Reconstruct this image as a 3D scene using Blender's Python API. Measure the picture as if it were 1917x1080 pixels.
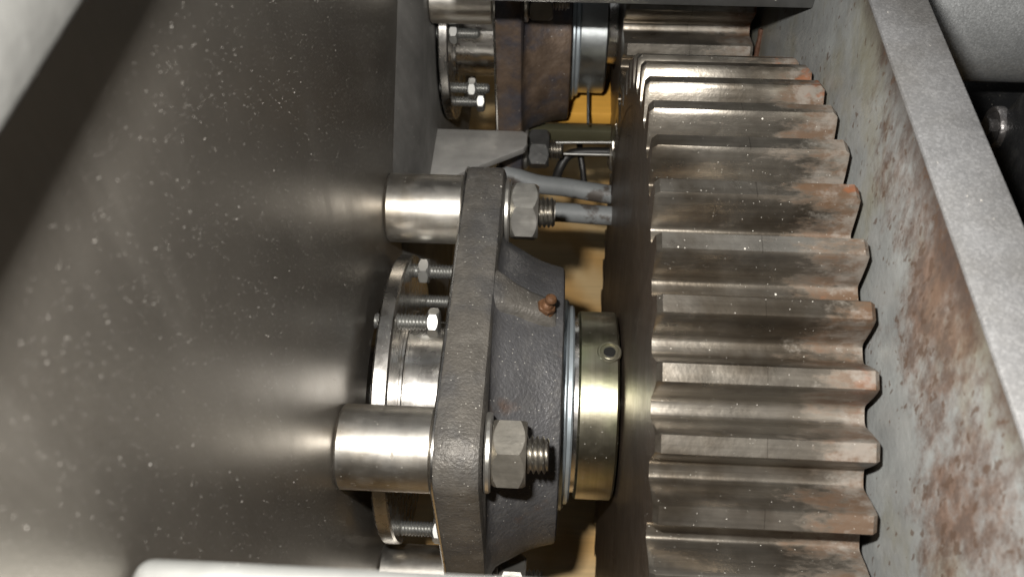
import bpy, bmesh, math, random
from mathutils import Vector, Matrix, Euler
random.seed(7)
R = math.radians
XP = -0.677                   # inner face of the left side plate (model units)
S = 0.15                     # one model unit (tip radius of the large gear) in metres
for o in list(bpy.data.objects): bpy.data.objects.remove(o)
scene = bpy.context.scene
COL = scene.collection

# ------------------------------------------------------------------ camera
RM = Matrix(((0.99844908, -0.03662260, 0.04193110),
             (0.05494427, 0.76963554, -0.63611498),
             (-0.00897548, 0.63743229, 0.77045410)))
CAM = Vector((-0.2035, -1.4333, 2.2565))
cd = bpy.data.cameras.new('camera')
cd.sensor_width = 36.0
cd.lens = 1685.5 / 1917 * 36
cd.clip_start = 0.004
cd.clip_end = 50
cd.dof.use_dof = True
cd.dof.focus_distance = 2.15 * S
cd.dof.aperture_fstop = 20
cam = bpy.data.objects.new('camera', cd)
mw = RM.to_4x4(); mw.translation = CAM * S
cam.matrix_world = mw
COL.objects.link(cam)
scene.camera = cam

# ------------------------------------------------------------------ world and lamps
w = bpy.data.worlds.new('World'); scene.world = w; w.use_nodes = True
w.node_tree.nodes['Background'].inputs[0].default_value = (1.0, 0.96, 0.90, 1)
w.node_tree.nodes['Background'].inputs[1].default_value = 0.020

def area(name, loc, target, power, sx, sy, col):
    l = bpy.data.lights.new(name, 'AREA'); l.energy = power; l.shape = 'RECTANGLE'; l.size = sx; l.size_y = sy; l.color = col
    o = bpy.data.objects.new(name, l); COL.objects.link(o)
    o.location = Vector(loc) * S
    o.rotation_euler = (Vector(target) - Vector(loc)).to_track_quat('-Z', 'Y').to_euler()
    return o
# the camera's own flash, a little above and to the left of the lens
area('camera_flash', CAM + RM @ Vector((-0.20, 0.28, 0.0)), (-0.05, 0.0, 0.35), 2.0, 0.016, 0.009, (1.0, 0.965, 0.91))
# unseen overhead fill, added to lift the black shadows and feed the metal's reflections
area('overhead_fill', (2.5, 3.5, 12), (0, 0, 0), 1.3, 1.2, 0.3, (0.93, 0.97, 1.0))

vs = scene.view_settings
vs.view_transform = 'Standard'; vs.look = 'None'; vs.exposure = 0; vs.gamma = 1; vs.use_curve_mapping = False
scene.cycles.use_denoising = True
scene.cycles.max_bounces = 6
scene.cycles.use_adaptive_sampling = True
scene.cycles.adaptive_threshold = 0.025
scene.cycles.sample_clamp_indirect = 4
scene.cycles.caustics_reflective = False

# ------------------------------------------------------------------ material kit
class NT:
    def __init__(s, name):
        s.m = bpy.data.materials.new(name); s.m.use_nodes = True
        s.t = s.m.node_tree; s.n = s.t.nodes; s.l = s.t.links
        s.b = s.n['Principled BSDF']
        g = s.n.new('ShaderNodeNewGeometry'); s.g = g
        v = s.n.new('ShaderNodeVectorMath'); v.operation = 'SCALE'; v.inputs[3].default_value = 1 / S
        s.l.new(g.outputs['Position'], v.inputs[0]); s.P = v.outputs[0]
        x = s.n.new('ShaderNodeSeparateXYZ'); s.l.new(s.P, x.inputs[0]); s.xyz = x.outputs
    def put(s, sock, v):
        if hasattr(v, 'links'): s.l.new(v, sock)
        elif isinstance(v, (tuple, list)) and len(v) == 3 and sock.type == 'RGBA': sock.default_value = (*v, 1)
        else: sock.default_value = v
    def math(s, op, a, b=0.0, c=0.0, clamp=False):
        n = s.n.new('ShaderNodeMath'); n.operation = op; n.use_clamp = clamp
        s.put(n.inputs[0], a); s.put(n.inputs[1], b); s.put(n.inputs[2], c); return n.outputs[0]
    def scaled(s, v, loc=(0, 0, 0), rot=(0, 0, 0)):
        n = s.n.new('ShaderNodeMapping'); s.l.new(s.P, n.inputs[0]); n.inputs['Scale'].default_value = v
        n.inputs['Location'].default_value = loc; n.inputs['Rotation'].default_value = rot; return n.outputs[0]
    def noise(s, scale, detail=4, rough=0.6, vec=None, dist=0.0):
        n = s.n.new('ShaderNodeTexNoise'); n.inputs['Scale'].default_value = scale; n.inputs['Detail'].default_value = detail
        n.inputs['Roughness'].default_value = rough; n.inputs['Distortion'].default_value = dist
        s.l.new(vec or s.P, n.inputs['Vector']); return n.outputs['Fac']
    def voro(s, scale, vec=None):
        n = s.n.new('ShaderNodeTexVoronoi'); n.inputs['Scale'].default_value = scale; s.l.new(vec or s.P, n.inputs['Vector'])
        return n.outputs['Distance'], n.outputs['Color']
    def step(s, v, lo, hi):
        n = s.n.new('ShaderNodeMapRange'); n.interpolation_type = 'SMOOTHSTEP'; s.put(n.inputs[0], v)
        n.inputs[1].default_value = lo; n.inputs[2].default_value = hi; return n.outputs[0]
    def mix(s, f, a, b):
        n = s.n.new('ShaderNodeMix'); n.data_type = 'RGBA'; s.put(n.inputs[0], f); s.put(n.inputs[6], a); s.put(n.inputs[7], b); return n.outputs[2]
    def mul(s, a, b):
        n = s.n.new('ShaderNodeMix'); n.data_type = 'RGBA'; n.blend_type = 'MULTIPLY'; n.inputs[0].default_value = 1; s.put(n.inputs[6], a); s.put(n.inputs[7], b); return n.outputs[2]
    def grey(s, v, lo, hi):
        n = s.n.new('ShaderNodeMapRange'); s.put(n.inputs[0], v); n.inputs[1].default_value = 0.25; n.inputs[2].default_value = 0.75
        n.inputs[3].default_value = lo; n.inputs[4].default_value = hi; return n.outputs[0]

def material(name, base, metal=0.0, rough=0.5, vary=(0.75, 1.2), nscale=5.0, tint=None, brush=None, brush_amt=0.2,
             bump=0.0, bscale=60.0, dust=0.0, dscale=95.0, extra=None, rvary=0.12, spec=0.5, aniso=0.0, dustcol=(0.62, 0.59, 0.53)):
    t = NT(name)
    col = t.mul(base, t.grey(t.noise(nscale, 4, 0.65), *vary))
    if tint: col = t.mix(t.math('MULTIPLY', t.step(t.noise(nscale * 0.7, 4, 0.6, t.scaled((1, 1, 1), (3.1, 7.7, 1.9))), 0.42, 0.66), tint[1]), col, tint[0])
    h = t.noise(bscale, 2, 0.6)
    if brush:
        bn = t.noise(1.0, 3, 0.7, t.scaled(brush))
        col = t.mul(col, t.grey(bn, 1 - brush_amt, 1 + brush_amt))
        h = t.math('ADD', h, t.math('MULTIPLY', bn, 0.3))
    rg = t.math('ADD', rough - rvary, t.math('MULTIPLY', t.noise(nscale * 2.3, 2, 0.6, t.scaled((1, 1, 1), (9, 2, 5))), rvary * 2))
    mt = metal
    if extra:
        r = extra(t, col, rg, mt)
        col, rg, mt = r[:3]
        if len(r) > 3: h = t.math('ADD', h, r[3])
    if dust:
        d, c = t.voro(dscale * 1.7); sx = t.n.new('ShaderNodeSeparateColor'); t.l.new(c, sx.inputs[0])
        rad = t.math('MULTIPLY', t.math('POWER', sx.outputs[0], 2.0), 0.18)
        a = t.math('LESS_THAN', d, rad)
        keep = t.math('GREATER_THAN', t.math('ADD', t.math('MULTIPLY', sx.outputs[1], 0.7), t.math('MULTIPLY', t.noise(3.0, 1, 0.6), 0.6)), 1.02 - 0.55 * dust)
        a = t.math('MULTIPLY', a, keep)
        d2, c2 = t.voro(dscale * 0.36, t.scaled((1, 1, 1), (0.31, 0.17, 0.53))); s2 = t.n.new('ShaderNodeSeparateColor'); t.l.new(c2, s2.inputs[0])
        a2 = t.math('MULTIPLY', t.math('LESS_THAN', d2, t.math('MULTIPLY', t.math('POWER', s2.outputs[0], 3.0), 0.085)), t.math('GREATER_THAN', s2.outputs[1], 1 - 0.6 * dust))
        a = t.math('MAXIMUM', a, a2)
        # a thin grey film of dust between the specks
        film = t.math('MULTIPLY', t.step(t.noise(22, 2, 0.7), 0.45, 0.8), 0.10 * dust)
        a = t.math('MAXIMUM', a, film)
        col = t.mix(a, col, dustcol)
        mt = t.math('MULTIPLY', mt, t.math('SUBTRACT', 1.0, a)) if not isinstance(mt, float) or mt > 0 else 0.0
        rg = t.math('MAXIMUM', rg, t.math('MULTIPLY', a, 0.9))
    t.put(t.b.inputs['Base Color'], col); t.put(t.b.inputs['Metallic'], mt); t.put(t.b.inputs['Roughness'], rg)
    t.b.inputs['Specular IOR Level'].default_value = spec
    t.b.inputs['Anisotropic'].default_value = aniso
    if bump:
        bp = t.n.new('ShaderNodeBump'); bp.inputs['Strength'].default_value = bump; bp.inputs['Distance'].default_value = 0.004 * S
        t.l.new(h, bp.inputs['Height']); t.l.new(bp.outputs[0], t.b.inputs['Normal'])
    return t.m

RUST = (0.23, 0.085, 0.03); RUSTD = (0.06, 0.028, 0.014)

def tooth_extra(t, col, rg, mt):
    # rust, white grease and chipped paint gathered at the right-hand ends; a scribed line round the middle
    x = t.xyz[0]
    end = t.step(x, 0.17, 0.42)
    n1 = t.noise(10, 5, 0.75, t.scaled((0.6, 1.6, 1.6)))
    m1 = t.step(t.math('ADD', n1, t.math('MULTIPLY', end, 0.33)), 0.62, 0.84)
    col = t.mix(t.math('MULTIPLY', m1, 0.8), col, (0.105, 0.052, 0.023))
    n2 = t.noise(16, 5, 0.7, t.scaled((0.8, 1, 1), (4, 4, 4)))
    m2 = t.math('MULTIPLY', t.step(t.math('ADD', n2, t.math('MULTIPLY', end, 0.28)), 0.68, 0.86), 0.55)
    col = t.mix(m2, col, (0.33, 0.31, 0.28))
    n3 = t.noise(12, 4, 0.65, t.scaled((0.7, 1, 1), (1, 8, 2)))
    m3 = t.math('MULTIPLY', t.step(t.math('ADD', n3, t.math('MULTIPLY', end, 0.24)), 0.79, 0.87), 0.75)
    m3 = t.math('MULTIPLY', m3, t.step(t.xyz[1], -0.62, -0.30))
    col = t.mix(m3, col, (0.25, 0.085, 0.03))
    r2 = t.math('ADD', t.math('POWER', t.xyz[1], 2.0), t.math('POWER', t.xyz[2], 2.0))
    line = t.math('MULTIPLY', t.math('LESS_THAN', t.math('ABSOLUTE', t.math('SUBTRACT', x, 0.202)), 0.0008), t.math('GREATER_THAN', r2, 0.9915))
    col = t.mix(t.math('MULTIPLY', line, 0.5), col, (0.05, 0.04, 0.03))
    any_ = t.math('MAXIMUM', t.math('MAXIMUM', m1, m2), m3)
    mt = t.math('MULTIPLY', mt, t.math('SUBTRACT', 1.0, t.math('MULTIPLY', any_, 0.8)))
    rg = t.math('ADD', rg, t.math('MULTIPLY', any_, 0.25))
    return col, rg, mt

def face_extra(t, col, rg, mt):
    # turning marks round the axle on the gear's side
    r = t.math('SQRT', t.math('ADD', t.math('POWER', t.xyz[1], 2.0), t.math('POWER', t.xyz[2], 2.0)))
    n = t.n.new('ShaderNodeTexNoise'); n.noise_dimensions = '1D'; n.inputs['Scale'].default_value = 170; n.inputs['Detail'].default_value = 4
    t.l.new(r, n.inputs['W'])
    return t.mul(col, t.grey(n.outputs['Fac'], 0.6, 1.4)), rg, mt, t.math('MULTIPLY', n.outputs['Fac'], 0.9)

def wall_extra(t, col, rg, mt):
    y, z = t.xyz[1], t.xyz[2]
    # olive grease film and pale bloom
    big = t.noise(2.6, 4, 0.7, t.scaled((1, 1, 1), (5, 5, 5)))
    col = t.mix(t.math('MULTIPLY', t.step(big, 0.46, 0.68), 0.6), col, (0.20, 0.18, 0.11))
    col = t.mix(t.math('MULTIPLY', t.step(t.noise(8, 5, 0.7, t.scaled((1, 1.1, 0.85), (8, 3, 1))), 0.5, 0.72), 0.45), col, (0.36, 0.38, 0.37))
    # rust eating through the paint below the top edge, wider towards the viewer, broken up by fine streaks
    hi = t.step(t.math('ADD', z, t.math('MULTIPLY', y, -0.22)), 0.82, 1.23)
    near = t.step(y, 0.45, -0.7)
    fl = t.noise(5, 5, 0.7, t.scaled((1, 1.1, 0.8)))
    st = t.noise(30, 4, 0.75, t.scaled((1, 0.9, 0.6), (1, 2, 3), (0.9, 0, 0)))
    zone = t.math('ADD', fl, t.math('MULTIPLY', hi, t.math('ADD', 0.10, t.math('MULTIPLY', near, 0.20))))
    mr = t.step(t.math('ADD', zone, t.math('MULTIPLY', t.math('SUBTRACT', st, 0.5), 0.5)), 0.60, 0.88)
    rc = t.mix(t.step(st, 0.38, 0.62), (0.155, 0.085, 0.052), (0.085, 0.047, 0.03))
    col = t.mix(t.math('MULTIPLY', mr, 0.85), col, rc)
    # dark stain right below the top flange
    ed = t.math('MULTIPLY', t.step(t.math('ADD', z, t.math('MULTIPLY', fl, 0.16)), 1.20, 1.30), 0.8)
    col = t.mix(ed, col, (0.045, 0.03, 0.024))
    # small brown pits and chips
    fk = t.noise(52, 2, 0.55, t.scaled((1, 1.0, 0.65), (7, 1, 3), (0.9, 0, 0)))
    sp = t.step(t.math('ADD', fk, t.math('MULTIPLY', t.math('SUBTRACT', zone, 0.55), 0.22)), 0.66, 0.70)
    col = t.mix(t.math('MULTIPLY', sp, 0.7), col, (0.085, 0.05, 0.032))
    rg = t.math('ADD', rg, t.math('MULTIPLY', mr, 0.25))
    return col, rg, mt, t.math('MULTIPLY', mr, 1.0)

def boss_extra(t, col, rg, mt):
    m = t.math('MULTIPLY', t.step(t.noise(5.0, 5, 0.65, t.scaled((1, 1, 1), (1.2, 0.3, 2.4))), 0.57, 0.72), 0.55)
    return t.mix(m, col, (0.13, 0.072, 0.042)), rg, mt

def wood_extra(t, col, rg, mt):
    v = t.scaled((1.6, 0.5, 1), (0.2, 0.1, 0), (0, 0, 0.1))
    wv = t.n.new('ShaderNodeTexWave'); wv.inputs['Scale'].default_value = 1.6; wv.inputs['Distortion'].default_value = 9; wv.inputs['Detail'].default_value = 3
    wv.bands_direction = 'Y'
    t.l.new(v, wv.inputs['Vector'])
    col = t.mix(wv.outputs['Fac'], (0.74, 0.45, 0.17), (0.86, 0.62, 0.32))
    return t.mul(col, t.grey(t.noise(1, 4, 0.7, t.scaled((3, 60, 1))), 0.85, 1.1)), rg, mt

def sparkle(t, col, rg, mt):
    d, c = t.voro(250); sx = t.n.new('ShaderNodeSeparateColor'); t.l.new(c, sx.inputs[0])
    g = t.math('POWER', sx.outputs[0], 2.0)
    return t.mul(col, t.math('ADD', 0.88, t.math('MULTIPLY', g, 0.36))), t.math('ADD', rg, t.math('MULTIPLY', sx.outputs[1], 0.12)), mt

def plate_extra(t, col, rg, mt):
    sm = t.noise(1.0, 4, 0.7, t.scaled((1, 5, 1.6), (0.3, 0.2, 0.9), (0.6, 0, 0)), 0.6)
    k = t.step(sm, 0.48, 0.72)
    fine = t.noise(1.0, 2, 0.7, t.scaled((1, 160, 5)))
    col = t.mul(t.mix(t.math('MULTIPLY', k, 0.2), col, (0.30, 0.285, 0.26)), t.grey(fine, 0.96, 1.04))
    return col, t.math('ADD', rg, t.math('MULTIPLY', k, 0.07)), mt

def sleeve_extra(t, col, rg, mt):
    n = t.noise(20, 4, 0.7)
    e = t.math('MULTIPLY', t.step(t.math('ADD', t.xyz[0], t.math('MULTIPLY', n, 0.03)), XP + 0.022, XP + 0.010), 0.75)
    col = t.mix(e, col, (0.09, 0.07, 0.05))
    sp = t.step(t.noise(34, 3, 0.6, t.scaled((1, 0.6, 0.6), (3, 3, 3))), 0.67, 0.72)
    col = t.mix(t.math('MULTIPLY', sp, 0.5), col, (0.16, 0.13, 0.10))
    return col, t.math('ADD', rg, t.math('MULTIPLY', t.math('MAXIMUM', e, sp), 0.2)), mt

def plywood_cable(t, col, rg, mt):
    m = t.step(t.noise(9, 5, 0.7, t.scaled((1, 1, 1), (3, 1, 4))), 0.52, 0.62)
    return t.mix(t.math('MULTIPLY', m, 0.85), col, (0.05, 0.035, 0.025)), rg, mt

MT = dict(
    plate=material('dusty_mill_steel', (0.235, 0.216, 0.19), 0.82, 0.40, (0.85, 1.12), 3, bump=0.06, bscale=130, rvary=0.05, extra=plate_extra),
    plate2=material('dull_grey_steel', (0.20, 0.194, 0.184), 0.4, 0.5, (0.7, 1.2), 7, brush=(2, 9, 2), brush_amt=0.25, bump=0.1, dust=0.3),
    gusset=material('pale_gusset_steel', (0.40, 0.39, 0.37), 0.45, 0.46, (0.75, 1.15), 7, brush=(4, 30, 4), brush_amt=0.12, bump=0.1, dust=0.4),
    lip=material('dull_plate_edge', (0.10, 0.10, 0.095), 0.2, 0.7, (0.8, 1.15), 9, bump=0.25, bscale=40, dust=0.8, dscale=60),
    sleeve=material('turned_steel', (0.60, 0.575, 0.53), 1.0, 0.40, (0.82, 1.1), 8, brush=(60, 4, 4), brush_amt=0.05, tint=((0.40, 0.35, 0.28), 0.8), bump=0.05, dust=0.7, dscale=85, extra=sleeve_extra),
    ring=material('machined_steel', (0.62, 0.60, 0.57), 1.0, 0.27, (0.8, 1.1), 9, brush=(70, 3, 3), brush_amt=0.10, bump=0.05, dust=0.35, dscale=70),
    flange=material('oily_machined_iron', (0.128, 0.117, 0.102), 0.3, 0.52, (0.65, 1.35), 9, tint=((0.085, 0.083, 0.083), 0.8), brush=(9, 170, 170), brush_amt=0.10, bump=0.6, bscale=140, dust=0.9, dscale=75),
    boss=material('dark_cast_iron', (0.105, 0.104, 0.108), 0.4, 0.5, (0.75, 1.25), 6, bump=0.6, bscale=110, dust=0.75, dscale=75, extra=boss_extra),
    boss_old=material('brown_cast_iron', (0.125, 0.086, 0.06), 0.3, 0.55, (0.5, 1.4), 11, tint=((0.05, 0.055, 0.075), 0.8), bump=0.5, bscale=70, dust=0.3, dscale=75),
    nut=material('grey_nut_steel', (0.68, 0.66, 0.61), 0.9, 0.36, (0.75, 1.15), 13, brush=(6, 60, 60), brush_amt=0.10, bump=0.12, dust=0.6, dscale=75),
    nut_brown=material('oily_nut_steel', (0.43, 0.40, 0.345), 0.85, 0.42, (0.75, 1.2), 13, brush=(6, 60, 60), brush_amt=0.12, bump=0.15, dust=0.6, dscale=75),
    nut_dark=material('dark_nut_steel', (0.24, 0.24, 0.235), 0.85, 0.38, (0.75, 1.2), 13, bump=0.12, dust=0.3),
    thread=material('bright_thread_steel', (0.52, 0.50, 0.46), 1.0, 0.32, (0.8, 1.1), 15, dust=0.25),
    zinc=material('bright_zinc_screw', (0.40, 0.40, 0.385), 0.9, 0.45, (0.85, 1.1), 15, dust=0.2),
    seal=material('blue_grey_zinc_seal', (0.44, 0.50, 0.54), 0.65, 0.40, (0.8, 1.1), 10, brush=(60, 4, 4), bump=0.04, dust=0.3),
    collar=material('yellow_passivated_steel', (0.47, 0.435, 0.33), 1.0, 0.33, (0.8, 1.1), 5, tint=((0.42, 0.45, 0.27), 0.8), brush=(90, 4, 4), brush_amt=0.12, bump=0.05, dust=0.55, dscale=80),
    collar_grey=material('grey_collar_steel', (0.50, 0.53, 0.54), 1.0, 0.34, (0.7, 1.1), 7, bump=0.05, dust=0.2),
    socket=material('socket_shade', (0.012, 0.012, 0.011), 0.0, 0.5),
    tooth=material('oily_gear_steel', (0.315, 0.288, 0.248), 0.88, 0.30, (0.6, 1.2), 6, rvary=0.07, tint=((0.115, 0.092, 0.066), 0.8), brush=(3, 90, 90), brush_amt=0.2, bump=0.10, bscale=70, dust=0.45, dscale=110, extra=tooth_extra),
    gear=material('dark_turned_gear_face', (0.12, 0.09, 0.067), 0.7, 0.42, (0.6, 1.3), 5, bump=0.18, dust=0.75, dscale=75, extra=face_extra),
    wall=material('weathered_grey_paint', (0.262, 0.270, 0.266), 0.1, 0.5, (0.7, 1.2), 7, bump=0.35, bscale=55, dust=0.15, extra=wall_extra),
    band=material('silver_grey_paint', (0.32, 0.32, 0.325), 0.4, 0.44, (0.72, 1.2), 6, tint=((0.20, 0.19, 0.175), 0.5), bump=0.15, bscale=150, dust=0.35, dscale=60, extra=sparkle),
    silver=material('silver_hammer_paint', (0.68, 0.70, 0.71), 0.7, 0.40, (0.92, 1.06), 4, bump=0.12, bscale=120, extra=sparkle),
    bar=material('pale_steel_bar', (0.55, 0.56, 0.54), 0.75, 0.40, (0.85, 1.1), 6, brush=(3, 40, 40), brush_amt=0.1, bump=0.05, dust=0.2),
    black=material('black_cast_paint', (0.028, 0.029, 0.031), 0.2, 0.40, (0.7, 1.4), 7, bump=0.5, bscale=60, dust=0.55, dscale=60),
    bolt_blk=material('black_oxide_bolt', (0.22, 0.21, 0.21), 0.7, 0.35, (0.7, 1.4), 20, bump=0.4, bscale=80, dust=0.6, dscale=60),
    rusty=material('rusty_nipple', (0.13, 0.062, 0.028), 0.25, 0.6, (0.55, 1.4), 30, bump=0.6, bscale=120, dust=0.15),
    wood=material('plywood', (0.45, 0.30, 0.14), 0.0, 0.6, bump=0.1, extra=wood_extra),
    timber=material('orange_timber', (0.80, 0.42, 0.07), 0.0, 0.55, (0.85, 1.1), 6, brush=(2, 40, 8), brush_amt=0.12),
    hose=material('grey_cable_sheath', (0.195, 0.205, 0.208), 0.0, 0.55, (0.8, 1.15), 8, bump=0.2, extra=plywood_cable),
    rubber=material('black_cable', (0.018, 0.017, 0.016), 0.0, 0.45),
    olive=material('olive_painted_beam', (0.075, 0.07, 0.04), 0.1, 0.5),
    weld=material('weld_bead', (0.30, 0.27, 0.24), 0.8, 0.38, (0.6, 1.3), 20, bump=0.5, bscale=70),
    red_rust=material('flaking_rust', (0.09, 0.04, 0.022), 0.1, 0.7, (0.5, 1.4), 25, bump=0.8, bscale=80),
)

# ------------------------------------------------------------------ mesh kit (all in model units, scaled by S when linked)
def mesh_of(name, verts, faces, mat, origin=(0, 0, 0), angle=35, smooth=True):
    me = bpy.data.meshes.new(name)
    o = Vector(origin)
    me.from_pydata([(Vector(v) - o) * S for v in verts], [], faces)
    bm = bmesh.new(); bm.from_mesh(me)
    bmesh.ops.remove_doubles(bm, verts=bm.verts, dist=1e-6)
    bmesh.ops.recalc_face_normals(bm, faces=bm.faces)
    bm.to_mesh(me); bm.free()
    if smooth:
        me.shade_smooth(); me.set_sharp_from_angle(angle=R(angle))
    me.materials.append(MT[mat])
    return me
BASE = {}
def link(name, me, parent=None, loc=None, rot=None):
    o = bpy.data.objects.new(name, me); COL.objects.link(o)
    if parent: o.parent = parent
    if loc is not None: o.location = Vector(loc) * S
    if rot is not None: o.rotation_euler = rot
    return o
def props(o, label, cat, group=None):
    o['label'] = label; o['category'] = cat
    if group: o['group'] = group
    return o
def thing(name, label, cat, base, group=None):
    e = bpy.data.objects.new(name, None); COL.objects.link(e); e.empty_display_size = 0.01
    e.location = Vector(base) * S; BASE[e.name] = Vector(base)
    return props(e, label, cat, group)
def part(t, name, geo, mat, angle=35, sub=None, smooth=True):
    """a part given in world units, under the thing t (or under its part sub)"""
    return link(name, mesh_of(name, geo[0], geo[1], mat, BASE[t.name], angle, smooth), sub or t)
def solo(name, geo, mat, label, cat, base, group=None, angle=35):
    o = link(name, mesh_of(name, geo[0], geo[1], mat, base, angle), None, base)
    return props(o, label, cat, group)

def join(*gs):
    V, F = [], []
    for v, f in gs:
        k = len(V); V += [tuple(p) for p in v]; F += [tuple(i + k for i in q) for q in f]
    return V, F
def xf(geo, m):
    return [m @ Vector(v) for v in geo[0]], geo[1]
def move(geo, d):
    return [Vector(v) + Vector(d) for v in geo[0]], geo[1]
def lathe(prof, n=64, c=(0, 0), cap=False):
    """profile of (x, r) turned about an axis along X through (y, z) = c"""
    V, F = [], []
    for i in range(n):
        a = 2 * math.pi * i / n; ca, sa = math.cos(a), math.sin(a)
        for x, r in prof: V.append((x, c[0] + r * ca, c[1] + r * sa))
    m = len(prof)
    for i in range(n):
        j = (i + 1) % n
        for k in range(m - 1): F.append((i * m + k, j * m + k, j * m + k + 1, i * m + k + 1))
    return V, F
def tube_x(x0, x1, r0, r1, b=0.004, n=64, c=(0, 0)):
    return lathe([(x0, r0), (x0, r1 - b), (x0 + b, r1), (x1 - b, r1), (x1, r1 - b), (x1, r0), (x0, r0)], n, c)
def rod_x(x0, x1, r, b=0.004, n=48, c=(0, 0)):
    return lathe([(x0, 0), (x0, r - b), (x0 + b, r), (x1 - b, r), (x1, r - b), (x1, 0)], n, c)
def thread_x(x0, x1, r, pitch, depth, n=28, c=(0, 0)):
    """a real helical thread with a chamfered end at x1"""
    per = 7; m = int((x1 - x0) / pitch * per) + 1
    V, F = [], []
    for i in range(n + 1):
        a = 2 * math.pi * i / n
        for k in range(m + 1):
            x = x0 + (x1 - x0) * k / m
            ph = ((x / pitch) - i / n) % 1.0
            tri = abs(ph * 2 - 1)
            rr = r - depth * min(1.0, max(0.0, tri * 1.3 - 0.15))
            rr = min(rr, r - max(0, (x - (x1 - 0.010))) * 0.9)
            V.append((x, c[0] + rr * math.cos(a), c[1] + rr * math.sin(a)))
        V.append((x1, c[0], c[1]))
    q = m + 2
    for i in range(n):
        for k in range(m + 1): F.append((i * q + k, (i + 1) * q + k, (i + 1) * q + k + 1, i * q + k + 1))
    return V, F
def hex_x(x0, x1, af, hole=0.0, rot=0.0, c=(0, 0), n=60):
    """hexagon nut or head with the usual rounded chamfer on both ends"""
    ri = af / 2; rch = ri * 1.0
    V, F = [], []
    for i in range(n):
        a = 2 * math.pi * i / n
        d = (a - rot + math.pi / 6) % (math.pi / 3) - math.pi / 6
        # corners at rot + k*60deg
        d2 = (a - rot) % (math.pi / 3) - math.pi / 6
        rr = ri / math.cos(d2)
        ch = (rr - rch) * 1.0 + af * 0.022
        ca, sa = math.cos(a), math.sin(a)
        for x, r in ((x0, hole), (x0, ri * 0.97), (x0 + ch, rr), (x1 - ch, rr), (x1, ri * 0.97), (x1, hole)):
            V.append((x, c[0] + r * ca, c[1] + r * sa))
    for i in range(n):
        j = (i + 1) % n
        for k in range(5): F.append((i * 6 + k, j * 6 + k, j * 6 + k + 1, i * 6 + k + 1))
    return V, F
def box(x0, x1, y0, y1, z0, z1, b=0.006, seg=2):
    bm = bmesh.new()
    bmesh.ops.create_cube(bm, size=1, matrix=Matrix.Translation(((x0 + x1) / 2, (y0 + y1) / 2, (z0 + z1) / 2)) @ Matrix.Diagonal((x1 - x0, y1 - y0, z1 - z0, 1)))
    if b: bmesh.ops.bevel(bm, geom=bm.edges[:] + bm.verts[:], offset=b, segments=seg, affect='EDGES', profile=0.5)
    V = [v.co.copy() for v in bm.verts]; bm.verts.index_update()
    F = [tuple(v.index for v in f.verts) for f in bm.faces]; bm.free()
    return V, F
def prism(poly, axis, a, b, bev=0.004):
    """a polygon (two coordinates) extruded along an axis from a to b with bevelled edges"""
    bm = bmesh.new()
    def P(p, t): return {'x': (t, p[0], p[1]), 'y': (p[0], t, p[1]), 'z': (p[0], p[1], t)}[axis]
    v0 = [bm.verts.new(P(p, a)) for p in poly]; v1 = [bm.verts.new(P(p, b)) for p in poly]
    bm.faces.new(v0); bm.faces.new(v1[::-1]); n = len(poly)
    for i in range(n): bm.faces.new((v0[i], v0[(i + 1) % n], v1[(i + 1) % n], v1[i]))
    bmesh.ops.recalc_face_normals(bm, faces=bm.faces)
    if bev: bmesh.ops.bevel(bm, geom=bm.edges[:], offset=bev, segments=2, affect='EDGES', profile=0.5)
    bm.verts.index_update()
    V = [v.co.copy() for v in bm.verts]; F = [tuple(v.index for v in f.verts) for f in bm.faces]; bm.free()
    return V, F
def round_square(h, r, c, n=10):
    pts = []
    for k, (sy, sz) in enumerate(((1, 1), (-1, 1), (-1, -1), (1, -1))):
        for i in range(n + 1):
            a = math.pi / 2 * (k + i / n)
            pts.append((c[0] + sy * (h - r) + r * math.cos(a), c[1] + sz * (h - r) + r * math.sin(a), math.cos(a), math.sin(a)))
    return pts
def slab_x(outline, prof, hole=None):
    """outline (y, z, ny, nz) swept through a profile of (x, inset); closed with end faces"""
    V, F = [], []; m = len(prof); n = len(outline)
    for (y, z, ny, nz) in outline:
        for x, ins in prof: V.append((x, y - ny * ins, z - nz * ins))
    for i in range(n):
        j = (i + 1) % n
        for k in range(m - 1): F.append((i * m + k, j * m + k, j * m + k + 1, i * m + k + 1))
    F.append(tuple(i * m for i in range(n))[::-1]); F.append(tuple(i * m + m - 1 for i in range(n)))
    return V, F
def tube_path(pts, r, n=14, wob=0.0):
    P = [Vector(p) for p in pts]
    # Catmull-Rom through the points
    Q = []
    for i in range(len(P) - 1):
        p0, p1, p2, p3 = P[max(i - 1, 0)], P[i], P[i + 1], P[min(i + 2, len(P) - 1)]
        for k in range(8):
            t = k / 8
            Q.append(0.5 * ((2 * p1) + (p2 - p0) * t + (2 * p0 - 5 * p1 + 4 * p2 - p3) * t * t + (3 * p1 - p0 - 3 * p2 + p3) * t ** 3))
    Q.append(P[-1]); V, F = [], []
    for i, q in enumerate(Q):
        d = (Q[min(i + 1, len(Q) - 1)] - Q[max(i - 1, 0)]).normalized()
        a = d.cross(Vector((0.13, 0.2, 1))).normalized(); b = d.cross(a)
        rr = r * (1 + wob * math.sin(i * 1.7))
        for k in range(n):
            t = 2 * math.pi * k / n; V.append(q + a * (rr * math.cos(t)) + b * (rr * math.sin(t)))
    for i in range(len(Q) - 1):
        for k in range(n): F.append((i * n + k, i * n + (k + 1) % n, (i + 1) * n + (k + 1) % n, (i + 1) * n + k))
    F.append(tuple(range(n))); F.append(tuple((len(Q) - 1) * n + k for k in range(n))[::-1])
    return V, F
def pol(r, deg, c=(0, 0)): return c[0] + r * math.cos(R(deg)), c[1] + r * math.sin(R(deg))

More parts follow.
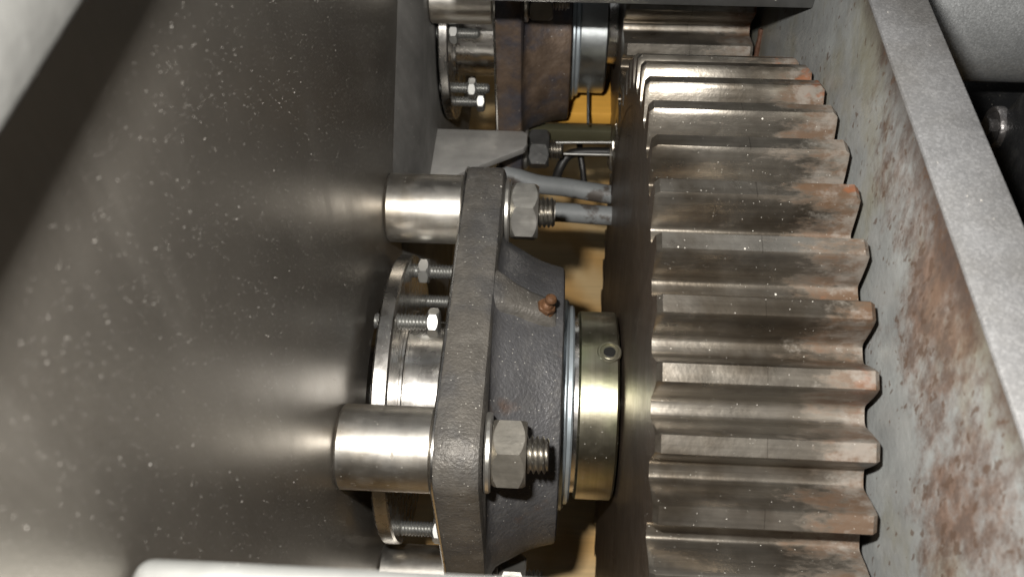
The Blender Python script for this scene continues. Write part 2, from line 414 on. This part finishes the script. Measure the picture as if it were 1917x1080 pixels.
# ================================================================== THE SETTING
floor = link('floor', mesh_of('floor', *box(-6, 6, -6, 8, -1.45, -1.25, 0.0), 'wood', smooth=False)); floor['kind'] = 'structure'

# ================================================================== FRAME
t = thing('side_plate', 'large dusty dark steel side plate filling the left of the picture', 'steel plate', (XP - 0.06, -0.6, -0.6))
# plate with the clearance hole for the axle
def plate_with_hole(x0, x1, y0, y1, z0, z1, c, r, n=64):
    V, F = [], []
    def rect(a):
        ca, sa = math.cos(a), math.sin(a)
        ty = ((y1 - c[0]) / ca) if ca > 1e-9 else ((y0 - c[0]) / ca if ca < -1e-9 else 1e9)
        tz = ((z1 - c[1]) / sa) if sa > 1e-9 else ((z0 - c[1]) / sa if sa < -1e-9 else 1e9)
        q = min(ty, tz); return c[0] + q * ca, c[1] + q * sa
    angs = sorted([2 * math.pi * i / n for i in range(n)] + [math.atan2(z - c[1], y - c[0]) % (2 * math.pi) for y in (y0, y1) for z in (z0, z1)])
    for a in angs:
        yi, zi = c[0] + r * math.cos(a), c[1] + r * math.sin(a); yo, zo = rect(a)
        V += [(x1, yi, zi), (x1, yo, zo), (x0, yo, zo), (x0, yi, zi)]
    m = len(angs)
    for i in range(m):
        j = (i + 1) % m
        for k in range(4): F.append((i * 4 + k, j * 4 + k, j * 4 + (k + 1) % 4, i * 4 + (k + 1) % 4))
    return V, F
part(t, 'plate', plate_with_hole(XP - 0.08, XP, -2.6, 3.4, -0.62, 1.90, (0, 0), 0.30), 'plate', 30)
part(t, 'top_lip', box(XP - 0.12, -0.616, -2.6, 3.4, 1.808, 1.935, 0.014, 3), 'lip')

XL = -0.615
LP = [(0.858, 0.77), (0.50, 0.45), (0.46, 0.10), (0.46, -0.55)]
LQ = [(1.00, 0.79), (0.70, 0.43), (0.68, 0.10), (0.68, -0.55)]
LR = [(3.2, 1.0), (3.2, 0.6), (3.2, 0.1), (3.2, -0.55)]
lv = [(XP - 0.0006, y, z) for y, z in LP] + [(XL, y, z) for y, z in LQ] + [(XL, y, z) for y, z in LR] + [(XP - 0.05, y, z) for y, z in (LP[0], LR[0], LR[3], LP[3])]
lf = [(r * 4 + i, r * 4 + i + 1, r * 4 + i + 5, r * 4 + i + 4) for r in range(2) for i in range(3)]
lf += [(0, 4, 8, 13, 12), (3, 15, 14, 11, 7), (8, 9, 10, 11, 14, 13), (0, 12, 15, 3, 2, 1), (12, 13, 14, 15)]
solo('liner_plate', (lv, lf), 'plate2',
     'dull grey lower plate behind the upper shaft seal, beyond the dark side plate', 'steel plate', (XP, 0.8, -0.55))

XW, ZW = 0.43, 1.216
t = thing('frame_channel', 'rust-stained grey painted channel wall right of the large gear', 'steel channel', (XW, 0.5, -1.0))
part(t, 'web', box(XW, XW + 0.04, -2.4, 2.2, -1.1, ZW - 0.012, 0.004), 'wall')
part(t, 'top_flange', box(XW - 0.006, 0.543, -2.4, 2.2, ZW - 0.012, ZW, 0.0055, 2), 'band')
part(t, 'outer_face', box(0.505, 0.538, -2.4, 2.2, -1.0, ZW - 0.014, 0.004), 'band')
# a rusty scar and a streak of weld at the far end of the web
part(t, 'weld_streak', tube_path([(XW - 0.002, 1.02, 0.60), (XW - 0.006, 0.99, 0.50), (XW - 0.002, 0.96, 0.42)], 0.009, 8, 0.15), 'red_rust')

# cross bars
solo('cross_plate', prism([(-0.505, 0.955), (XW, 0.955), (XW, 1.15), (XP, 1.15), (XP, 1.04), (-0.515, 1.04)], 'y', 0.585, 0.645, 0.006), 'nut_dark', 'steel cross plate along the top edge above the far bearing', 'steel plate', (0, 0.6, 0.955))
t = thing('cross_bar', 'bright pale steel cross bar along the bottom edge, out of focus', 'steel bar', (XP, -1.1, 1.12))
part(t, 'bar', box(XP + 0.004, XW + 0.05, -1.165, -1.028, 1.13, 1.262, 0.022, 4), 'bar')
# ================================================================== GEARS
def tooth_mesh(name, tip, root, npitch, land, x0, x1, mat, base_r):
    hp = 180.0 / npitch
    rr = tip - root
    q = hp / 3.75
    k = 1.0 if npitch > 40 else 0.96
    half = [(1.0, 0.0), (0.9, 0.002), (0.8, 0.010), (0.73, 0.03), (0.68, 0.07), (0.645, 0.135), (0.615, 0.22), (0.535, 0.44), (0.445, 0.66), (0.35, 0.86), (0.268, 0.994), (0.26, 1.0)]
    pts = [(-f * hp, root + g * rr) for f, g in half] + [(0.0, tip)] + [(f * hp, root + g * rr) for f, g in reversed(half)]
    ch = 0.010
    V, F = [], []
    st = [(x0, 1), (x0 + ch, 0), (x1 - ch, 0), (x1, 1)]
    m = len(pts)
    for x, c in st:
        for a, r in pts:
            r2 = r - c * ch * max(0, (r - root) / rr) ; a2 = a * (1 - 0.07 * c * max(0, (r - root) / rr))
            V.append((x, r2 * math.cos(R(a2)), r2 * math.sin(R(a2))))
    for s in range(len(st) - 1):
        for i in range(m - 1): F.append((s * m + i, s * m + i + 1, (s + 1) * m + i + 1, (s + 1) * m + i))
    for s in (0, len(st) - 1):
        k0 = len(V)
        for a, r in (pts[0], pts[-1]): V.append((st[s][0], base_r * math.cos(R(a)), base_r * math.sin(R(a))))
        F.append(tuple(s * m + i for i in range(m)) + (k0 + 1, k0))
    return mesh_of(name, V, F, mat, angle=28)

GP = 66.2                                     # angle of one tooth of the large gear
FW = 0.407
g = thing('large_gear', 'large dark steel spur gear with rust at its right-hand tooth ends', 'gear', (0, 0, 0))
tm = tooth_mesh('tooth', 1.0, 0.908, 48, 1, 0.0, FW, 'tooth', 0.86)
tm.materials.append(MT['gear'])
tm.polygons[len(tm.polygons) - 1].material_index = 0
for p in tm.polygons:                          # left-hand end faces share the dark turned face
    if all(tm.vertices[i].co.x < 0.0005 * S for i in p.vertices): p.material_index = 1
for k in range(48): link('tooth', tm, g, (0, 0, 0), (R(GP + 7.5 * k), 0, 0))
part(g, 'gear_body', lathe([(0.0015, 0.15), (0.0015, 0.50), (0.0015, 0.895), (FW - 0.002, 0.895), (FW - 0.002, 0.15)], 192), 'gear', 30)
PC = (1.40, 0.335)
g2 = thing('pinion_gear', 'smaller greasy steel pinion meshing with the large gear at the top', 'gear', (0, *PC))
tm2 = tooth_mesh('tooth', 0.52, 0.43, 24, 1, 0.0, FW - 0.01, 'tooth', 0.40)
for k in range(24): link('tooth', tm2, g2, (0, 0, 0), (R(193.46 - 7.5 - 3.0 + 15 * k), 0, 0))
part(g2, 'gear_body', lathe([(0.0015, 0.15), (0.0015, 0.425), (FW - 0.012, 0.425), (FW - 0.012, 0.15)], 96, PC), 'gear', 30)

# ================================================================== SHAFTS
t = thing('drive_shaft', 'bright steel shaft sleeve running through the front flange bearing', 'shaft', (XP - 0.1, 0, 0))
part(t, 'shaft', rod_x(XP - 0.5, 0.43, 0.148), 'ring')
part(t, 'sleeve', tube_x(-0.66, -0.40, 0.15, 0.225, 0.006, 96), 'ring')
t = thing('drive_shaft', 'shaded steel shaft behind the far bearing at the top', 'shaft', (XP - 0.1, *PC))
part(t, 'shaft', rod_x(XP - 0.1, 0.43, 0.13, c=PC), 'ring')
part(t, 'sleeve', tube_x(-0.62, -0.40, 0.131, 0.185, 0.006, 64, PC), 'ring')

# ================================================================== FLANGE BEARINGS
def flange_bearing(c, k, xf0, xf1, half, corner, xb, rb0, rb1, label, fm, bmn, nip):
    t = thing('flange_bearing', label, 'bearing', (xf1, c[0], c[1] - half))
    out = round_square(half, corner, c)
    e = 0.008
    part(t, 'machined_edge', slab_x(out, [(xf0, 0.006), (xf0 + 0.004, 0.0), (xf0 + 0.008, 0.0)]), 'ring', 20)
    part(t, 'flange', slab_x(out, [(xf0 + 0.0082, 0.003), (xf0 + 0.0082 + e, 0.0), (xf1 - 2 * e, 0), (xf1 - e * 0.7, e * 0.5), (xf1, 2 * e)]), fm, 32)
    pr = [(xf1 - 0.004, rb0 + 0.05 * k), (xf1 + 0.004, rb0 + 0.022 * k), (xf1 + 0.014, rb0 + 0.006 * k), (xf1 + 0.03, rb0 - 0.004 * k)]
    n = 5
    for i in range(1, n + 1):
        q = i / n; pr.append((xf1 + 0.03 + (xb - 0.012 - xf1 - 0.03) * q, rb0 + (rb1 - rb0) * q - 0.01 * k * math.sin(math.pi * q)))
    pr += [(xb - 0.004, rb1 - 0.003), (xb, rb1 - 0.010), (xb, rb1 - 0.05), (xb - 0.012, rb1 - 0.055), (xb - 0.012, 0.13)]
    part(t, 'housing', lathe(pr, 128, c), bmn, 38)
    # the pressed steel seals in the mouth of the housing
    part(t, 'seal', tube_x(xb - 0.02, xb + 0.016, 0.14, 0.305 * k, 0.005, 96, c), 'seal')
    part(t, 'seal', tube_x(xb + 0.010, xb + 0.032, 0.14, 0.288 * k, 0.005, 96, c), 'seal')
    part(t, 'inner_race', tube_x(xb + 0.02, xb + 0.06, 0.14, 0.255 * k, 0.004, 64, c), 'ring')
    if nip:
        # greasing rib: a flat-topped ridge along the housing, square with the flange
        a0, a1 = 72.0, 92.0
        V, F = [], []
        sec = [(-8.0, -0.06), (-6.4, -0.022), (-5.2, -0.006), (-3.6, 0.0), (0, 0.0), (3.6, 0.0), (5.2, -0.006), (6.4, -0.022), (8.0, -0.06)]
        xs = [xf1 - 0.01, xf1 + 0.02, -0.29, -0.25, -0.21, -0.185]
        for i, x in enumerate(xs):
            q = (x - xf1) / (xb - xf1)
            ac = 86.5 + 3.0 * q; r = 0.512 - 0.072 * max(0, q) - 0.018 * math.sin(math.pi * max(0, min(1, q)))
            wd = 1.2 if i == 0 else (1.05 if i == 1 else 1.0 - 0.25 * q)
            if i == len(xs) - 1: r -= 0.03
            for da, dr in sec:
                y, z = pol(r + dr * 1.1, ac + da * wd, c); V.append((x, y, z))
        m = len(sec)
        for i in range(len(xs) - 1):
            for j in range(m - 1): F.append((i * m + j, i * m + j + 1, (i + 1) * m + j + 1, (i + 1) * m + j))
        part(t, 'grease_rib', (V, F), fm, 60)
        # rusty grease nipple standing on the rib
        nb = hex_x(0, 0.022, 0.052, 0.0, 0.2); n0 = rod_x(-0.02, 0.002, 0.031, 0.004, 24)
        prof = [(0.020, 0.0), (0.020, 0.020), (0.028, 0.019), (0.034, 0.0125), (0.042, 0.0125), (0.050, 0.0185), (0.058, 0.0185), (0.066, 0.012), (0.068, 0.0)]
        gm = xf(join(nb, n0, lathe(prof, 24)), Matrix.Scale(0.82, 4))
        ax = Vector((0.36, math.cos(R(91)), math.sin(R(91)))).normalized()
        y, z = pol(0.438, 89.5, c)
        M4 = Matrix.Translation((-0.214, y, z)) @ ax.to_track_quat('X', 'Z').to_matrix().to_4x4()
        part(t, 'grease_nipple', xf(gm, M4), 'rusty', 40)
    return t
flange_bearing((0, 0), 1.0, -0.456, -0.341, 0.512, 0.105, -0.162, 0.462, 0.400,
               'dark cast iron square flange bearing with a rusty grease nipple', 'flange', 'boss', True)
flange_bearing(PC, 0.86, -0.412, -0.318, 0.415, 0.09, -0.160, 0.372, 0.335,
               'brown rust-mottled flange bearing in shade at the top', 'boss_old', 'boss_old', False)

def collar(c, x0, x1, r, m, label, screw):
    t = thing('locking_collar', label, 'shaft collar', (x0, c[0], c[1] - r))
    part(t, 'collar_ring', tube_x(x0, x1, 0.145, r, 0.006, 128, c), m, 30)
    if screw:
        a = 91.0; y, z = pol(r - 0.012, a, c)
        ax = Vector((0, math.cos(R(a)), math.sin(R(a))))
        M4 = Matrix.Translation((-0.036, y, z)) @ ax.to_track_quat('X', 'Z').to_matrix().to_4x4()
        K = M4 @ Matrix.Diagonal((1, 1.22, 1.22, 1))
        s = part(t, 'set_screw', xf(lathe([(0.0130, 0.0), (0.0130, 0.0175), (0.0120, 0.0185), (0.0120, 0.0205), (0.0146, 0.0215), (0.0146, 0.0255), (0.0118, 0.0275)], 32), K), m, 30)
        part(t, 'hex_socket_shade', xf(hex_x(0.0100, 0.0142, 0.026, 0, 0.3, n=30), K), 'socket', 30, s)  # near-black raised hexagon; its colour paints the shade inside a hollow socket
    return t
collar((0, 0), -0.117, -0.008, 0.272, 'collar', 'yellow-gold locking collar with a socket set screw beside the large gear', True)
collar(PC, -0.142, -0.034, 0.235, 'collar_grey', 'pale grey locking collar on the far shaft at the top', False)

# ================================================================== SPACERS, STUDS AND NUTS
BO = 0.393
def spacer(y, z, x0, x1, r, label, m='sleeve'):
    return solo('spacer_sleeve', tube_x(x0, x1, r * 0.5, r, 0.006, 96, (y, z)), m, label, 'spacer', (x0, y, z - r), 'spacer sleeves between plate and flanges')
spacer(BO, BO, XP, -0.456, 0.100, 'shiny steel spacer sleeve behind the upper end of the front flange')
spacer(-BO, BO, XP, -0.456, 0.100, 'largest steel spacer sleeve, nearest, at the lower left of the front flange')
spacer(-BO, -BO, XP, -0.456, 0.100, 'steel spacer sleeve at the bottom edge, partly hidden by the cross bar')
PB = 0.315
spacer(PC[0] - PB, PC[1] + PB, XL, -0.412, 0.085, 'shaded spacer sleeve under the top cross bar')

nut_me = {}
def stud_nut(y, z, xw, m, label, af=0.152, ln=0.079, tail=0.05, rot=0.0, wtilt=0.0, wr=0.094, wt=0.016, wm='nut'):
    key = (m, af, ln, tail)
    t = thing('stud_and_nut', label, 'nut', (xw, y, z), 'nuts on the flange bearings')
    sr = af * 0.295
    if key not in nut_me:
        nut_me[key] = (mesh_of('nut', *hex_x(0, ln, af, sr * 0.9), m, angle=24),
                       mesh_of('stud', *thread_x(-0.10, ln + tail, sr, 0.0125 * af / 0.152, 0.0095 * af / 0.152, 36), 'thread', angle=50),
                       mesh_of('washer', *tube_x(0, wt, sr, wr, 0.004, 64), wm, angle=30))
    a, b, c = nut_me[key]
    link('washer', c, t, (0.0, 0, 0), (0, wtilt, wtilt))
    link('nut', a, t, (wt + 0.002, 0, 0), (rot, 0, 0))
    link('stud', b, t, (wt + 0.002, 0, 0), (rot, 0, 0))
    return t
stud_nut(BO, BO, -0.341, 'nut', 'bright hexagon nut at the upper end of the front flange', rot=R(127), tail=0.048)
stud_nut(-BO, BO, -0.3405, 'nut_brown', 'largest brownish hexagon nut with a thick washer, at the near corner of the front flange', rot=R(121), tail=0.052, wtilt=R(1.2))
stud_nut(-BO, -BO, -0.341, 'nut', 'hexagon nut at the bottom edge beside the pale cross bar', rot=R(150), tail=0.05)
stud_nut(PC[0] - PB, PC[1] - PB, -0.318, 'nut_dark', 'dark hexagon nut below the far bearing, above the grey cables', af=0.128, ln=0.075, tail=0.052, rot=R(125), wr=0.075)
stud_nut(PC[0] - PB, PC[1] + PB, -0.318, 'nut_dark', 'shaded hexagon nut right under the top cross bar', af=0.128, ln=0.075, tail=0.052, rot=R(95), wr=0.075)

# ================================================================== SEAL RINGS AND THEIR SCREWS
def seal_ring(c, x0, x1, r, rh, label):
    t = thing('seal_ring', label, 'seal ring', (x0, c[0], c[1] - r))
    part(t, 'ring', tube_x(x0, x1, rh, r, 0.005, 128, c), 'ring')
    part(t, 'lip', tube_x(x1 - 0.002, x1 + 0.010, rh - 0.02, rh + 0.02, 0.003, 96, c), 'ring')
    return t
seal_ring((0, 0), -0.643, -0.600, 0.420, 0.235, 'bright steel seal ring standing off the dark side plate')
seal_ring(PC, -0.606, -0.572, 0.345, 0.19, 'dim steel seal ring behind the far bearing at the top')
screw_me = {}
def screw(y, z, x0, x1, xn, label, sc=1.0, group='adjusting screws of the seal rings', rot=0.0, head=None):
    """threaded screw from x0 to x1 with a hexagon at xn"""
    key = (round(x0, 3), round(x1, 3), round(xn, 3), sc, head)
    t = thing('adjusting_screw', label, 'screw', (x0, y, z), group)
    r = 0.0215 * sc
    if key not in screw_me:
        th = thread_x(0, x1 - x0, r, 0.0092, 0.0045, 28)
        hx = hex_x(xn - x0, xn - x0 + 0.030 * sc, 0.068 * sc, 0.0, 0.0)
        screw_me[key] = (mesh_of('threaded_rod', *th, 'zinc', angle=50), mesh_of('hex_head', *hx, 'zinc', angle=24))
    a, b = screw_me[key]
    link('threaded_rod', a, t, (0, 0, 0)); link('hex_head', b, t, (0, 0, 0), (rot, 0, 0))
    return t
for a, x1, xn, lab, rt in ((91, -0.492, -0.520, 'bright hexagon-headed screw in the seal ring, nearest above the shaft sleeve', 95),
                           (46, -0.45, -0.585, 'screw with a hexagon nut against the seal ring, just under the upper spacer', 130),
                           (203, -0.478, -0.508, 'screw with a hexagon head below the large spacer at the bottom', 150),
                           (-2, -0.42, -0.45, 'half-hidden bright screw deep behind the shaft sleeve', 100)):
    y, z = pol(0.375, a); screw(y, z, -0.66, x1, xn, lab, rot=R(rt))
for a, x1, xn, lab, rt in ((152, -0.47, -0.57, 'screw with a hexagon nut under the shaded top spacer', 100),
                           (193, -0.44, -0.515, 'brightly lit small screw at the lower edge of the far seal ring', 120),
                           (212, -0.47, -0.49, 'lowest screw of the far seal ring, above the gusset', 105)):
    y, z = pol(0.295, a, PC); screw(y, z, -0.63, x1, xn, lab, 0.9, rot=R(rt))

# gusset under the far flange
solo('gusset_plate', prism([(XL - 0.01, 0.985), (-0.318, 0.985), (-0.300, 0.972), (-0.300, 0.915), (-0.310, 0.895), (-0.56, 0.735), (XL - 0.01, 0.70)], 'z', 0.165, 0.190, 0.004), 'gusset',
     'flat grey triangular gusset plate below the far bearing', 'gusset', (XP + 0.04, 0.9, 0.165))

# ================================================================== CABLES BELOW
CV = lambda px, py, tt: CAM + (RM @ Vector(((px - 958.5) / 1685.5, -(py - 540) / 1685.5, -1))) * tt
def cable(name, pts, r, m, label, cat, group=None, wob=0.0):
    P = [CV(*p) for p in pts]; return solo(name, tube_path(P, r, 14, wob), m, label, cat, P[0], group, 60)
cable('cable', [(930, 318, 3.30), (1000, 343, 3.28), (1060, 351, 3.25), (1125, 362, 3.22), (1260, 380, 3.2)], 0.034, 'hose', 'mottled grey cable, upper of two, passing under the far nut', 'cable', 'grey cables below the bearings')
cable('cable', [(930, 398, 3.18), (1035, 397, 3.16), (1125, 403, 3.15), (1260, 410, 3.12)], 0.034, 'hose', 'mottled grey cable, lower of two, behind the upper nut', 'cable', 'grey cables below the bearings')
cable('black_cable', [(1036, 352, 3.40), (1046, 320, 3.42), (1062, 293, 3.42), (1090, 285, 3.42), (1150, 285, 3.42)], 0.018, 'rubber', 'black cable curving up beside the far nut', 'cable', 'black cables below')
cable('black_cable', [(1094, 350, 3.45), (1091, 318, 3.46), (1086, 285, 3.46), (1085, 262, 3.5)], 0.012, 'rubber', 'thin black cable standing upright above the upper grey cable', 'cable', 'black cables below')
cable('bright_rod', [(1040, 267, 3.30), (1180, 267, 3.30)], 0.005, 'zinc', 'thin bright metal rod right of the far nut, upper', 'rod', 'bright rods below')
cable('bright_rod', [(1040, 288, 3.34), (1180, 291, 3.34)], 0.005, 'zinc', 'thin bright metal rod right of the far nut, lower', 'rod', 'bright rods below')
tb = CV(1075, 188, 3.42)
solo('timber_block', box(tb.x - 0.10, tb.x + 0.5, tb.y - 0.075, tb.y + 0.25, tb.z - 0.05, tb.z, 0.004), 'timber', 'bright orange-brown timber block below the far bearing', 'timber', (tb.x, tb.y, tb.z - 0.3))
cable('thin_rod', [(1101, 160, 3.30), (1101, 232, 3.22)], 0.005, 'nut_dark', 'thin upright rod in front of the lit plywood at the top', 'rod')
p0 = CV(1000, 238, 3.36)
solo('floor_beam', box(p0.x - 0.02, p0.x + 1.2, p0.y - 0.02, p0.y + 0.02, p0.z - 0.06, p0.z + 0.005, 0.006), 'olive', 'dark olive beam crossing the plywood under the far bearing', 'beam', (p0.x, p0.y, p0.z - 0.06))

# ================================================================== RIGHT-HAND BACKGROUND
mc = CV(1850, -5, 2.75); mr = 0.252
t = thing('motor_housing', 'smooth silver-painted round housing in the upper right corner', 'motor', (0.72, mc.y, mc.z - mr))
part(t, 'barrel', lathe([(0.575, 0), (0.575, mr - 0.004), (0.579, mr), (2.2, mr), (2.2, 0)], 128, (mc.y, mc.z)), 'silver', 40)

def on_x(px, py, X):
    d = CV(px, py, 1) - CAM
    return CAM + d * ((X - CAM.x) / d.x)
cc = on_x(1925, 430, 1.10); rc = (on_x(1890, 186, 1.10) - cc).length
AQ = Vector((-1, 0, 0)).to_track_quat('X', 'Z').to_matrix().to_4x4()
M4 = Matrix.Translation(cc) @ AQ
t = thing('gearbox_casting', 'black cast gearbox cover right of the frame channel', 'casting', cc - Vector((0, 0, 0.4)))
part(t, 'cover', xf(lathe([(-0.6, rc + 0.02), (-0.06, rc + 0.01), (-0.02, rc), (-0.004, rc - 0.02), (0.0, rc - 0.04), (0.0, 0.12), (-0.012, 0.10), (-0.012, 0.0)], 96), M4), 'black', 50)
kk = CV(1815, 172, 3.0)
part(t, 'ledge', box(kk.x - 0.05, kk.x + 0.6, kk.y - 0.25, kk.y, kk.z - 0.25, kk.z, 0.015, 3), 'black')
part(t, 'shadow_backing', box(kk.x - 0.10, kk.x + 0.7, kk.y + 0.004, kk.y + 0.9, kk.z - 0.55, kk.z - 0.10, 0.015, 3), 'black')  # added black box standing in for the barrel's shadow over the wood
bc = on_x(1865, 240, 1.10)
M4 = Matrix.Translation(bc) @ AQ
t = thing('cover_bolt', 'dark oval-looking bolt and washer on the black casting', 'bolt', bc)
part(t, 'washer', xf(lathe([(-0.01, 0.0), (-0.01, 0.064), (0.010, 0.064), (0.016, 0.059), (0.014, 0.050), (0.006, 0.046), (0.006, 0.0)], 64), M4), 'bolt_blk', 40)
part(t, 'hex_head', xf(hex_x(0.004, 0.034, 0.062, 0.0, 0.4), M4), 'bolt_blk', 24)

# ================================================================== DUST
def dust(n, place, label, mat, sizes):
    V, F = [], []
    for _ in range(n):
        p, nrm = place()
        r = sizes()
        k = len(V)
        q = Euler((random.random() * 6, random.random() * 6, random.random() * 6)).to_matrix()
        for d in ((1, 0, 0), (-1, 0, 0), (0, 1, 0), (0, -1, 0), (0, 0, 1), (0, 0, -1)):
            V.append(p + q @ (Vector(d) * r * random.uniform(0.6, 1.2)) + nrm * r * 0.5)
        F += [tuple(k + i for i in f) for f in ((0, 2, 4), (2, 1, 4), (1, 3, 4), (3, 0, 4), (2, 0, 5), (1, 2, 5), (3, 1, 5), (0, 3, 5))]
    me = bpy.data.meshes.new('dust'); me.from_pydata([v * S for v in V], [], F); me.materials.append(mat)
    o = link('dust', me); props(o, label, 'dust'); o['kind'] = 'stuff'
def on_plate():
    # evenly over the part of the plate that is in view
    while True:
        y, z = random.uniform(-1.4, 1.0), random.uniform(-0.5, 1.8)
        if z < 1.80 - 0.0 and (y * y + z * z > 0.31 ** 2): break
    return Vector((XP, y, z)), Vector((1, 0, 0))
MT['dust'] = material('pale_dust', (0.33, 0.315, 0.29), 0.0, 0.7)
dust(20000, on_plate, 'pale dust grains scattered over the dark side plate', MT['dust'], lambda: min(0.0013, 0.00036 * math.exp(random.gauss(0.05, 0.38))))
